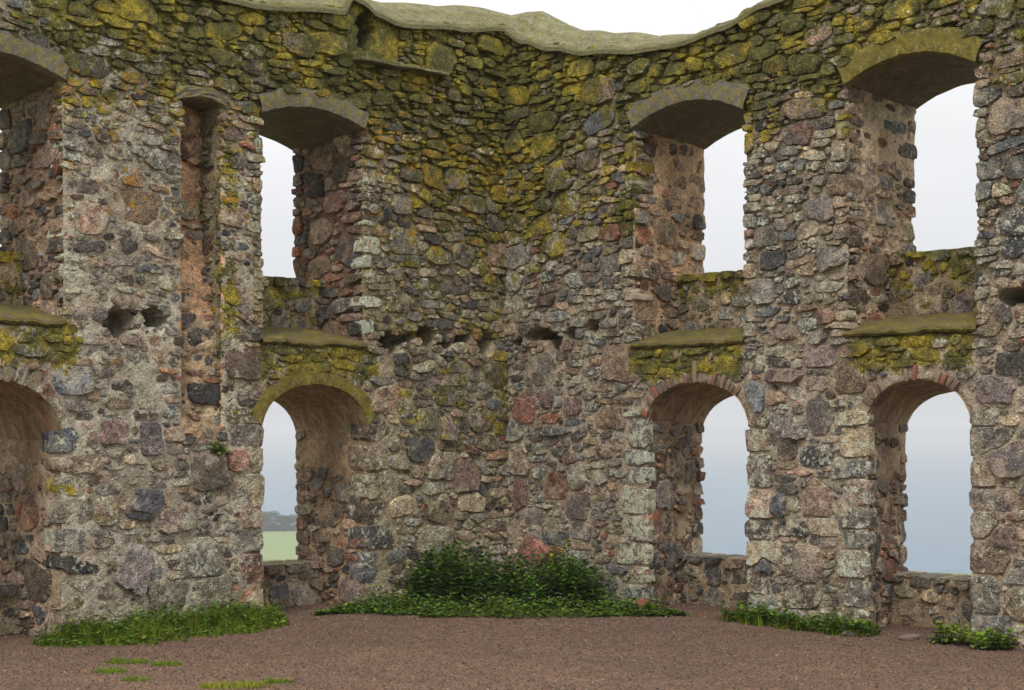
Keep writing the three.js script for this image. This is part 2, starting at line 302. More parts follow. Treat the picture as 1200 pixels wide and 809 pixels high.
// grid surface from a function f(i/nx, j/ny) -> Vector3, uv in metres
function surf(nx, ny, f, uvf) {
  const P = [], UV = [], I = [];
  for (let j = 0; j <= ny; j++) for (let i = 0; i <= nx; i++) { const p = f(i / nx, j / ny), q = uvf(i / nx, j / ny); P.push(p.x, p.y, p.z); UV.push(q[0], q[1]); }
  for (let j = 0; j < ny; j++) for (let i = 0; i < nx; i++) { const a = j * (nx + 1) + i, b = a + 1, c = a + nx + 1, d = c + 1; I.push(a, b, d, a, d, c); }
  const g = new THREE.BufferGeometry(); g.setAttribute('position', new THREE.Float32BufferAttribute(P, 3)); g.setAttribute('uv', new THREE.Float32BufferAttribute(UV, 2)); g.setIndex(I); g.computeVertexNormals(); return g;
}
const creased = g => toCreasedNormals(g, 0.7);
// noisy block: box subdivided and roughened
function block(w, h, d, seed, rough = 0.006, seg = 3) {
  const g = new THREE.BoxGeometry(w, h, d, seg, seg, seg), p = g.attributes.position, v = V3(), uv = g.attributes.uv;
  for (let i = 0; i < p.count; i++) {
    v.fromBufferAttribute(p, i); const a = [Math.abs(v.x) / (w / 2), Math.abs(v.y) / (h / 2), Math.abs(v.z) / (d / 2)], e = a.filter(t => t > 0.99).length;
    const k = e > 1 ? 1 - 0.05 * (e - 1) : 1, n = (t, o) => rough * 2 * (samp(NC, v.x * 2.1 + seed + o, v.y * 2.1 + v.z * 1.3 + t) - 0.5);
    p.setXYZ(i, v.x * k + n(0, 0), v.y * k + n(0.3, 0.5), v.z * k + n(0.6, 0.2)); uv.setXY(i, uv.getX(i) * Math.max(w, d), uv.getY(i) * h);
  }
  return toCreasedNormals(g, 0.6);
}

function quoins(o, side, panelX, r, list) {            // blocks up the side of an opening: dressed below, rough above
  const top = o.lower ? o.spring + 0.12 : o.spring - 0.03; let y = o.lower ? 0.02 : o.ledge + 0.02, k = 0;
  while (y < top - 0.06) {
    const h = Math.min(top - y, o.lower ? 0.16 + 0.17 * r() : 0.045 + 0.15 * r() * r() + 0.04 * r()), L = o.lower ? (k++ % 2 ? 0.2 : 0.31) + 0.07 * r() : 0.08 + 0.2 * r() * r(), j = 0.02 * (r() - 0.5), out = o.lower ? 0.006 : 0.03 * (r() - 0.55);
    const x = side < 0 ? o.x0 - L / 2 + out : o.x1 + L / 2 - out;
    if (o.lower || r() < 0.72) list.push({ u: x - panelX, v: y + h / 2, a: L / 2, b: h / 2 - (o.lower ? 0.003 : 0.006), rot: (r() - 0.5) * (o.lower ? 0.04 : 0.2), rough: !o.lower, deep: o.splay ? 0.08 + 0.05 * r() : o.lower ? 0.24 + 0.1 * r() : 0.1 + 0.2 * r(), H: 0.004 + 0.014 * r(), name: o.lower ? 'quoin_block' : undefined, quoin: true, edge: true });
    y += h;
  }
}
function buildWall(cfg) {
  const root = new THREE.Group(); root.name = cfg.name; scene.add(root);
  root.position.set(-0.07, 0, -16.85); root.rotation.y = cfg.turn;
  tag(root, cfg.label, 'wall', null, 'thing'); const X0 = cfg.x0, X1 = cfg.x1, r = rng(cfg.seed), preset = [];
  for (const o of cfg.openings) { quoins(o, -1, X0, r, preset); quoins(o, 1, X0, r, preset); }
  for (const s of cfg.big) preset.push({ u: s[0] - X0, v: s[1], a: s[2], b: s[3], rot: s[4] || 0, p: 4, col: s[5], H: s[6], deep: 0.08 });
  const ops = cfg.openings;
  const face = new Panel({
    seed: cfg.seed, w: X1 - X0, h: 6.15, O: V3(X0, 0, 0), U: V3(1, 0, 0), V: V3(0, 1, 0), N: V3(0, 0, 1), preset: preset.filter(s => s.v < 6),
    open: (u, v) => { const x = u + X0; if (v > cfg.top(x) + 0.02) return true; for (const o of ops) if (x > o.x0 - 0.3 && x < o.x1 + 0.3 && (inOpen(o, x, v) || inRing(o, x, v))) return true; return cfg.chase ? inChase(x, v) : false; },
    proud: cfg.proud, flat: (u, v) => lerp(1, 0.82, sstep(4, 4.8, v)), sunk: (u, v) => cfg.sunk(u + X0, v),
    zone: (u, v) => cfg.zone(u + X0, v), zbase: (u, v) => cfg.zbase(u + X0, v), moss: (u, v) => cfg.moss(u + X0, v), orange: (u, v) => cfg.orange(u + X0, v), pale: (u, v, s) => cfg.pale(u + X0, v, s), mortar: (u, v) => cfg.mortar(u + X0, v),
    mix: (u, v) => v < 1.2 ? MIX_LOW : MIX_FACE, bigs: (u, v) => v < 2.35 ? 1 : 0.3, plaster: (u, v) => cfg.plaster(u + X0, v),
  });
  // the mortar facing runs up to the edges of the openings
  face.snap = (u, v) => {
    let x = u + X0; const t = cfg.top(x); if (v > t + 0.06) return [u, v, false, 0]; if (v > t) v = t; const E = 0.045;
    const holes = ops.map(o => [o.x0, o.x1, o.lower ? -9 : o.ledge - 0.05, q => arch(o, q)]); if (cfg.chase) { const c = cfg.chase; holes.push([c.x0, c.x1, c.y0, () => c.y1]); }
    for (const [a, b, lo, hi] of holes) if (x > a && x < b && v > lo && v < hi(x)) {
      if (x - a < E) return [a - X0, v, true, 0.02]; if (b - x < E) return [b - X0, v, true, 0.02]; if (hi(x) - v < E) return [u, hi(x), true, 0.02]; if (v - lo < E) return [u, lo, true, 0.02]; return [u, v, false, 0];
    }
    return [u, v, true, 0];
  };
  face.build(root, { mortarName: 'mortar_face', name: 'stone', restName: 'small_stones', most: 295, seen: s => { const x = s.u + X0; return Math.abs(x) < 5.8 && s.v < 5.9; } });
  cfg.face = face;
  // core behind the facing
  {
    const sh = new THREE.Shape(), tp = x => cfg.top(x) - 0.03, e = 0.03; sh.moveTo(X0, -0.3); sh.lineTo(cfg.coreX1, -0.3);
    for (let x = cfg.coreX1; x > X0; x -= 0.15) sh.lineTo(x, tp(x)); sh.lineTo(X0, tp(X0)); sh.closePath();
    for (const o of ops) {
      const p = new THREE.Path(), b = o.lower ? -0.2 : o.ledge - 0.04; const xl = o.x0 - (o.splay || 0) - e; p.moveTo(xl, b); p.lineTo(o.x1 + e, b);
      for (let i = 0; i <= 20; i++) { const t = i / 20; p.lineTo(lerp(o.x1 + e, xl, t), arch(o, lerp(o.x1, o.x0, t)) + e + 0.02); } p.closePath(); sh.holes.push(p);
    }
    const g = new THREE.ExtrudeGeometry(sh, { depth: T - 0.53, bevelEnabled: false, curveSegments: 4 }); g.translate(0, 0, -T + 0.03); mesh('wall_core', g, M.core, root);
  }
  if (cfg.chase) {
    const c = cfg.chase, dB = v => -lerp(0.0, c.d, 0.22 * sstep(0.05, 0.4, v) + 0.78 * sstep(0.7, 2.2, v)) , common = { h: c.y1 - c.y0, V: V3(0, 1, 0), mix: () => MIX_JAMB, gap: 0.03, mortar: () => [196, 160, 126], smear: 1.2 };
    const back = new Panel({ ...common, seed: 71, w: c.x1 - c.x0 + 0.08, O: V3(c.x0 - 0.04, c.y0, 0), U: V3(1, 0, 0), N: V3(0, 0, 1), zlow: -9, zbase: (u, v) => dB(v) + 0.07 * (samp(NC, u * 0.5, v * 0.5) - 0.5), plaster: (u, v) => v > 1.2 && v < 2.5 ? 0.6 : 0.1, mortar: (u, v) => v < 1.1 ? [190, 166, 134] : [198, 160, 124], protrude: 1.8 });
    back.build(root, { mortarName: 'slot_mortar', name: 'slot_stone', restName: 'small_slot_stones', most: 40 });
    for (const side of [-1, 1]) {
      const pn = new Panel({ ...common, seed: 72 + side, w: c.d + 0.02, O: side > 0 ? V3(c.x1, c.y0, -c.d - 0.02) : V3(c.x0, c.y0, 0), U: V3(0, 0, side), N: V3(-side, 0, 0), mortar: () => [150, 140, 112], moss: () => 0.5, open: u => (side > 0 ? c.d + 0.02 - u : u) < 0.015, zone: u => (side > 0 ? c.d - u : u) < 0.1 ? 1 : 0 });
      pn.build(root, { mortarName: 'slot_mortar', name: 'slot_stone', restName: 'small_slot_stones', most: 20, step: 0.04 });
    }
    const slab = block(1.2, 0.035, 0.16, 8, 0.012, 8); slab.rotateZ(0.02); slab.translate(-1.45, 5.26, 0.02); mesh('slab', slab, M.cap, root);
    const lint = block(c.x1 - c.x0 + 0.12, 0.11, 0.5, 4, 0.02, 6); { const p = lint.attributes.position; for (let i = 0; i < p.count; i++) p.setY(i, p.getY(i) - 0.9 * p.getX(i) * p.getX(i)); } lint.computeVertexNormals(); lint.translate((c.x0 + c.x1) / 2, c.y1 + 0.06, -0.235); mesh('slot_lintel', lint, M.cement, root);
  }
  for (const o of ops) {
    const W = o.x1 - o.x0, sp = o.splay || 0, b = o.lower ? 0 : o.ledge - 0.05, hj = o.spring + 0.02 - b;
    // both reveals
    for (const side of [-1, 1]) {
      const shown = side === cfg.shown, len = side < 0 ? Math.hypot(T, sp) : T, front = u => side > 0 ? T - u : u * T / len;       // distance behind the wall face
      const pn = new Panel({
        seed: o.seed + side * 7, w: len, h: hj, O: side > 0 ? V3(o.x1, b, -T) : V3(o.x0, b, 0), U: side > 0 ? V3(0, 0, 1) : V3(-sp / len, 0, -T / len), V: V3(0, 1, 0), N: side > 0 ? V3(-1, 0, 0) : V3(T / len, 0, -sp / len),
        open: (u, v) => front(u) < 0.02, mix: () => MIX_JAMB, gap: 0.022, protrude: 1.25, dens: shown ? 1.4 : 0.9,
        mortar: (u, v) => o.jambMortar || [170, 146, 120], plaster: (u, v) => front(u) < (o.splay ? 0.07 : o.lower ? 0.22 : 0.1) ? 1 : o.plaster ? o.plaster(front(u), v + b) : 0, sunk: (u, v) => front(u) < (o.splay ? 0.08 : 0.24) ? (o.lower ? 0.034 : 0.03) : 0.009, moss: (u, v) => o.jambMoss ? o.jambMoss(front(u), v + b) : 0, ppm: shown ? 190 : 90,
        pale: (u, v) => o.lower && front(u) < 0.24 ? 0.35 : 0,
      });
      // blocks along the outer edge stand out unevenly against the sky
      let y = 0.03; while (y < hj - 0.06) { const h = Math.min(hj - y, 0.08 + 0.14 * pn.r()), L = 0.12 + 0.16 * pn.r(), c = L / 2 - 0.006 - 0.016 * pn.r(), f = len - c; pn.preset.push({ u: side > 0 ? len - f : f, v: y + h / 2, a: L / 2, b: h / 2 - 0.003, rough: true, H: 0.004 + 0.02 * pn.r(), deep: 0.16, zone: 0, rot: (pn.r() - 0.5) * 0.12 }); y += h; }
      pn.build(root, { mortarName: 'jamb_mortar', name: 'jamb_stone', restName: 'small_jamb_stones', most: shown ? 36 : 8, step: 0.05 });
    }
    // vault of the opening, a touch lower towards the outside
    const NX = 26, NZ = 10, pt = (t, k, pad = 0) => { const xa = lerp(o.x0 - 0.02 - pad, o.x1 + 0.02 + pad, t), x = xa - sp * k * (1 - t), z = lerp(0.012, -T - 0.01, k); return V3(x, arch(o, xa) + pad + (o.lower && (t === 0 || t === 1) ? 0 : 0) - 0.07 * k + 0.02 * (samp(NA, x * 0.5 + o.seed, z * 0.5) - 0.5) * (k > 0 ? 1 : 0.4), z); };
    mesh('arch_soffit', surf(NX, NZ, (t, k) => pt(t, k), (t, k) => [t * W * 1.2, k * T]), o.lower ? M.soffitOchre : M.soffit, root);
    // outer lintel strip closes the vault's far edge
    mesh('outer_arch', surf(NX, 2, (t, k) => { const p = pt(t, 1); p.y += k * 0.25; p.z = -T - 0.012; return p; }, (t, k) => [t * W, k * 0.25]), M.soffit, root);
    // arch ring on the face
    if (o.ringMat) {
      const N = 70, th = o.ring, px = t => { const x = lerp(o.x0 - 0.01, o.x1 + 0.01, t), e = 0.004, x1 = x + e, n = V3(-(arch(o, x1) - arch(o, x - e)), x1 - (x - e), 0).normalize(); if (t < 0.02 || t > 0.98) n.x *= 0.9; return [x, arch(o, x), n]; };
      const prof = [[0, -0.12, 0], [0, 0.004, 0], [0.04, 0.016, 0], [0.35, 0.02, 0], [0.7, 0.02, 0], [1, 0.012, 0], [1.05, -0.06, 0]];
      mesh('arch_ring', creased(surf(N, prof.length - 1, (t, k) => { const [x, y, n] = px(t), [f, z] = prof[Math.round(k * (prof.length - 1))], wob = 1 + 0.35 * (samp(NC, x * 0.5, o.seed * 0.37) - 0.5), lo = f < 0.1 ? 0.022 * (samp(NC, x * 0.8, o.seed * 0.7) - 0.5) : 0; return V3(x + n.x * f * th * wob, y - 0.004 + lo + n.y * f * th * wob, z + 0.022 * (samp(NC, x * 0.6, f * 0.2 + o.seed) - 0.5)); }, (t, k) => { const [f, z] = prof[Math.round(k * (prof.length - 1))]; return [t * W * 1.1, f * th - z]; })), o.ringMat, root);
    }
    if (o.bricks) {
      const mats = o.voussoir ? voussoirMats : cfg.brickMats; let k = 0;
      for (const [a0, a1, n, hh] of o.bricks) for (let i = 0; i < n; i++) {
        if (!o.voussoir && r() < 0.22) continue;
        const t = lerp(a0, a1, (i + 0.5) / n), x = lerp(o.x0, o.x1, t), e = 0.02, sl = (arch(o, x + e) - arch(o, x - e)) / (2 * e), ang = Math.atan(clamp(sl, -2.2, 2.2)), h = hh * (0.7 + 0.4 * r());
        const bw = Math.hypot((a1 - a0) / n * W, (a1 - a0) / n * W * clamp(sl, -2, 2)) * 0.8, g = block(Math.min(bw, o.voussoir ? 0.17 : 0.075), h, 0.16, k + o.seed, o.voussoir ? 0.02 : 0.009, 3), m = mesh(o.voussoir ? 'voussoir' : 'brick', g, mats[Math.floor(r() * mats.length)], root);
        if (o.voussoir) { m.material = face.mat; const q = g.attributes.uv, du = 0.6 + 5 * r(), dv = 0.3 + 1.2 * r(); for (let e2 = 0; e2 < q.count; e2++) q.setXY(e2, q.getX(e2) + du, q.getY(e2) + dv); }
        m.position.set(x - Math.sin(ang) * h * 0.5, arch(o, x) + Math.cos(ang) * h * 0.5 - 0.008, -0.075 + 0.03 * r()); m.rotation.z = ang + (r() - 0.5) * 0.14; k++;
      }
      // rough mortar bed behind the bricks
      mesh('arch_ring', surf(30, 1, (t, k) => { const x = lerp(o.x0 - 0.04, o.x1 + 0.04, t), y = arch(o, clamp(x, o.x0, o.x1)); return V3(x, y - 0.01 + k * (o.ring + 0.03), -0.03 + 0.03 * (samp(NC, x, k) - 0.5)); }, (t, k) => [t * W, k * 0.2]), M.bed ??= cementMat([166, 146, 122], [140, 130, 90], 0.4, 12), root);
    }
    // parapet across the opening, set back
    const par = new THREE.Group(); par.name = 'parapet'; root.add(par);
    const y0 = o.lower ? 0 : o.ledge - 0.05, ph = o.sill - y0, topj = x => 0.03 * (samp(NA, x * 0.4 + o.seed, 0.3) - 0.5);
    const pp = new Panel({ seed: o.seed + 31, w: W + sp, h: ph, O: V3(o.x0 - sp, y0, PAR), U: V3(1, 0, 0), V: V3(0, 1, 0), N: V3(0, 0, 1), mix: () => MIX_PARAPET, gap: 0.026, protrude: 1.3, bigs: () => 1, mortar: () => o.parMortar || [160, 142, 116], moss: (u, v) => o.parMoss ? o.parMoss(u, v) : 0, dens: 1.3, sizes: [{ n: 60, a: [0.09, 0.15], q: [0.5, 0.85] }, { n: 200, a: [0.05, 0.09], q: [0.5, 0.9] }, { n: 300, a: [0.025, 0.05], q: [0.5, 0.9] }] });
    let px = 0.02; while (px < W + sp - 0.06) { const L = Math.min(W + sp - px, 0.14 + 0.18 * pp.r()), h = 0.05 + 0.05 * pp.r(); pp.preset.push({ u: px + L / 2, v: ph - h / 2 + 0.004, a: L / 2 - 0.008, b: h / 2 + 0.012 * pp.r(), p: 4, H: 0.02 + 0.02 * pp.r(), deep: 0.4, zone: 0, rot: (pp.r() - 0.5) * 0.1 }); px += L; }
    pp.build(par, { mortarName: 'parapet_mortar', name: 'stone', restName: 'small_parapet_stones', most: 60 });
    mesh('parapet_top', surf(20, 6, (t, k) => V3(lerp(o.x0 - sp, o.x1, t), o.sill - 0.014 + topj(t * W) * 0.4 + 0.03 * Math.sin(k * 3.14) * samp(NC, t, k), lerp(PAR + 0.005, -T - 0.02, k)), (t, k) => [t * W, k * 0.42]), o.lower ? M.ledge : M.cementMoss, par);
    // cement ledge: the sloping floor of the upper niche
    if (!o.lower) {
      const lx0 = o.x0 - 0.01, lx1 = o.x1 + 0.01, pr = [[PAR + 0.02, 0.16], [-0.45, 0.115], [-0.3, 0.085], [-0.15, 0.045], [-0.03, 0.01], [0.02, -0.006], [0.03, -0.03], [0.015, -0.05], [-0.1, -0.06]];
      mesh('ledge', creased(surf(60, pr.length - 1, (t, k) => { const [z, y] = pr[Math.round(k * (pr.length - 1))], x = lerp(lx0, lx1, t); return V3(x, o.ledge + y + 0.045 * (samp(NA, x * 0.5, z * 0.4 + o.seed) - 0.5) + 0.03 * (samp(NC, x * 0.9, z * 0.9 + o.seed) - 0.5), z + (z > -0.05 ? 0.075 * (samp(NC, x * 0.5, o.seed * 0.3) - 0.5) : 0)); }, (t, k) => [t * W, (1 - k) * 0.8])), M.ledge, root);
    }
  }
  // cement capping over the broken wall head
  const prof = [[0.05, -0.07], [0.055, -0.03], [0.02, 0.005], [-0.1, 0.35], [-0.3, 0.8], [-0.55, 1], [-0.85, 0.8], [-T, 0.1], [-T - 0.03, -0.4]], cx0 = cfg.capX0 ?? X0, cx1 = cfg.capX1, n = Math.round((cx1 - cx0) / 0.09);
  mesh('capping', surf(n, prof.length - 1, (t, k) => {
    const x = lerp(cx0, cx1, t), [z, f] = prof[Math.round(k * (prof.length - 1))], tp = cfg.top(clamp(x, X0, X1)), h = f < 0.01 ? f : f * cfg.ridge(x);
    return V3(x, tp + h + 0.014 * (samp(NA, x * 0.2, z * 0.25 + cfg.seed) - 0.5) * (f > 0.1 ? 1 : 0.5), z);
  }, (t, k) => [t * (cx1 - cx0), k * 1.4]), M.cap, root);
  return root;
}

const brickMats = [[126, 96, 80], [118, 98, 84], [134, 116, 98], [110, 94, 82], [134, 90, 70]].map(c => new THREE.MeshStandardMaterial({ color: new THREE.Color(`rgb(${c})`), roughness: 0.95, bumpMap: reliefTex, bumpScale: 0.005 }));
const voussoirMats = [[122, 108, 100], [110, 96, 90], [132, 118, 104], [104, 94, 88]].map(c => new THREE.MeshStandardMaterial({ color: new THREE.Color(`rgb(${c})`), roughness: 0.95, bumpMap: reliefTex, bumpScale: 0.01 }));
// plaster left on some reveals (distance behind face, height)
const plU3 = (d, y) => y > 3.75 + 0.25 * samp(NA, d * 0.5, 0.3) && d > 0.3 ? 0.9 : 0.05, plU4 = (d, y) => y > 3.85 + 0.3 * samp(NA, d * 0.5, 0.6) && d > 0.15 ? 0.95 : 0.02;
const plL = (d, y) => y > 1.15 + 0.25 * samp(NB, d * 0.6, 0.2) && d > 0.22 ? 0.985 : 0.05;
const parMossU = (u, v) => 0.36 + 0.36 * sstep(0.2, 0.6, v);

const topL = ramp([[-8, 5.75], [-5, 5.62], [-3.3, 5.57], [-2.18, 5.69], [-2.1, 5.86], [-1.95, 5.84], [-1.77, 5.75], [-1.5, 5.71], [-0.7, 5.8], [0, 5.91]]);
const topR = ramp([[0, 5.9], [0.29, 5.74], [0.7, 5.6], [1.18, 5.48], [1.89, 5.39], [2.36, 5.37], [2.85, 5.43], [3.33, 5.56], [4.2, 5.72], [5.5, 5.75], [8, 5.8]]);
const hole = (x, y, hx, hy, a, b) => Math.hypot((x - hx + 0.13 * (samp(NC, x * 0.8, y * 0.8) - 0.5)) / a, (y - hy + 0.11 * (samp(NC, x * 0.6 + 0.5, y * 0.6) - 0.5)) / b);
const holesL = [[-1.55, 2.57, 0.15, 0.1], [-1.07, 2.63, 0.11, 0.09], [-0.6, 2.64, 0.1, 0.06], [-0.27, 2.6, 0.11, 0.13], [-4.55, 2.62, 0.14, 0.12], [-4.22, 2.68, 0.1, 0.07], [-1.32, 2.62, 0.08, 0.05], [-0.84, 2.58, 0.07, 0.05]], holesR = [[0.46, 2.69, 0.15, 0.08], [0.68, 2.6, 0.09, 0.1], [1.2, 2.73, 0.1, 0.07], [5.76, 2.78, 0.18, 0.08], [0.16, 2.63, 0.06, 0.05], [0.92, 2.69, 0.09, 0.05]];
const inChase = (x, y) => { const j = 0.13 * (samp(NC, 0.3, y * 0.5) - 0.5); return x > -3.95 + j && x < -3.53 - j * 0.7 && y > 1.63 && y < 4.62 + 0.04 * (1 - Math.pow((x + 3.74) / 0.21, 2)); };
const proud = (u, v) => lerp(0.95, 1.35, sstep(3.2, 4.8, v));

const wallL = buildWall({
  name: 'rubble_wall', label: 'mossy rubble stone wall with a tall vertical slot between its window openings', seed: 101, x0: -7.2, x1: 0.09, coreX1: T, capX1: 0.62, turn: Math.PI / 4, shown: 1, brickMats, proud, chase: { x0: -3.95, x1: -3.53, y0: 1.6, y1: 4.62, d: 0.36 }, sunk: (x, y) => 0.005 + 0.022 * sstep(3.4, 4.8, y) + 0.012 * sstep(-1.8, -1.2, x), top: topL,
  ridge: ramp([[-8, 0.3], [-2.2, 0.3], [-1.6, 0.3], [-0.7, 0.31], [-0.2, 0.31], [0.3, 0.3]]),
  openings: [
    { x0: -6.3, x1: -5.08, spring: 4.58, rise: 0.14, ledge: 2.62, sill: 3.22, ring: 0.17, ringMat: M.cement, seed: 3, parMoss: parMossU, jambMortar: [186, 158, 132] },
    { x0: -3.1, x1: -1.9, spring: 4.59, rise: 0.12, ledge: 2.55, sill: 3.19, ring: 0.17, ringMat: M.cement, seed: 4, parMoss: parMossU, jambMortar: [140, 112, 90] },
    { x0: -6.3, x1: -5.1, spring: 1.62, rise: 0.5, sill: 0.42, ring: 0.16, bricks: [[0.02, 0.98, 11, 0.17]], voussoir: true, lower: true, seed: 5, plaster: plL, jambMortar: [180, 158, 130] },
    { x0: -3.1, x1: -1.87, spring: 1.72, rise: 0.42, sill: 0.42, ring: 0.135, ringMat: M.cementMoss, lower: true, seed: 6, plaster: plL, jambMortar: [176, 150, 118] },
  ],
  zone: (x, y) => { if (Math.abs(x + 3.74) < 0.26 && y > 4.6 && y < 4.73) return 5; for (const h of holesL) if (hole(x, y, h[0], h[1], h[2], h[3]) < 1) return 3; if (x > -2.1 && x < -1.45 && y > 5.25 && y < 5.85) return 4; return 0; },
  zbase: (x, y) => {
    let z = 0;
    for (const h of holesL) { const q = hole(x, y, h[0], h[1], h[2], h[3]); if (q < 1.15) z -= 0.4 * (1 - sstep(0.9, 1.08, q)); }
    const q = hole(x, y, -1.88, 5.53, 0.095, 0.155); if (q < 1.1) z -= 0.35 * (1 - sstep(0.92, 1.06, q));
    return z - 0.03 * sstep(2.62, 2.5, y) * sstep(-1.85, -1.6, x) * -1;
  },
  plaster: (x, y) => x > -2.12 && x < -1.45 && y > 5.27 ? 1 : x > -4.85 && x < -4.4 && y > 3.8 && y < 4.5 ? 0.8 : x < -3.3 ? 0.3 : x > -1.9 && y < 2.4 ? 0.3 : 0.1,
  moss: (x, y) => {
    let m = 0.8 * sstep(3.6, 5.0, y) * lerp(0.8, 1, sstep(-6, -3, x)) + 0.16 * sstep(4.9, 5.5, y);
    m = Math.max(m, 0.8 * sstep(-2, -1.2, x) * sstep(2.4, 4.5, y), 0.46 * sstep(-2, -1.4, x) * sstep(1, 1.9, y));
    for (const [a, b, c] of [[-3.1, -1.85, 2.5], [-6.4, -5.05, 2.56]]) m = Math.max(m, 0.8 * sstep(a - 0.12, a + 0.02, x) * sstep(b + 0.25, b + 0.02, x) * sstep(c - 0.5, c - 0.2, y) * sstep(c + 0.06, c, y));
    m = Math.max(m, 0.62 * sstep(-3.6, -3.53, x) * sstep(-3.25, -3.4, x) * sstep(1.6, 2, y));
    return Math.max(m, 0.16 + 0.16 * sstep(0.6, 0, y));
  },
  orange: (x, y) => 0.5 * sstep(3.0, 3.8, y) * sstep(5.3, 4.6, y) + 0.2 * sstep(1.8, 2.4, y),
  pale: (x, y, s) => (s && s.quoin && x > -2.1 && x < -1.2 && y > 2.5 && y < 3.9 ? 1.0 : s && s.quoin && x > -5.2 && x < -4.5 && y > 2.7 && y < 4 ? 0.95 : s && s.quoin ? 0.6 : s && s.m > 0.75 ? 0.62 : 0.1),
  mortar: (x, y) => inChase(x, y) ? [206, 160, 120] : x < -3.2 ? [180, 171, 152] : y > 2.7 ? [156, 143, 108] : [164, 153, 126],
  big: [[-5.01, 2.13, 0.165, 0.115, 0.02, [118, 122, 126], 0.045], [-4.42, 0.54, 0.15, 0.2, -0.5, [150, 140, 138], 0.05], [-3.66, 1.36, 0.19, 0.15, 0.15, [104, 96, 82], 0.06], [-1.11, 1.83, 0.14, 0.11, 0.05, [140, 134, 100], 0.035], [-0.86, 2.05, 0.13, 0.09, 0, [112, 104, 104], 0.03], [-0.82, 1.72, 0.11, 0.12, 0, [128, 106, 104], 0.03],
    [-4.1, 0.28, 0.2, 0.13, 0, [136, 128, 110], 0.03], [-3.62, 0.3, 0.17, 0.14, 0.1, [130, 124, 100], 0.04], [-4.95, 0.42, 0.16, 0.13, 0, [146, 134, 118], 0.02], [-4.72, 1.05, 0.13, 0.12, 0, [132, 114, 92], 0.03], [-4.3, 1.12, 0.15, 0.1, -0.1, [98, 96, 100], 0.045], [-4.0, 0.95, 0.2, 0.1, 0.05, [158, 136, 116], 0.04], [-4.62, 1.7, 0.14, 0.1, 0, [136, 112, 104], 0.03], [-4.25, 1.65, 0.11, 0.14, 0.1, [110, 98, 98], 0.03], [-0.9, 1.35, 0.2, 0.14, 0, [138, 128, 114], 0.02], [-1.0, 0.62, 0.22, 0.15, 0, [146, 134, 116], 0.02], [-0.6, 1.25, 0.16, 0.17, 0.1, [132, 108, 100], 0.03], [-3.35, 1.45, 0.19, 0.1, 0.02, [170, 126, 106], 0.04]],
});
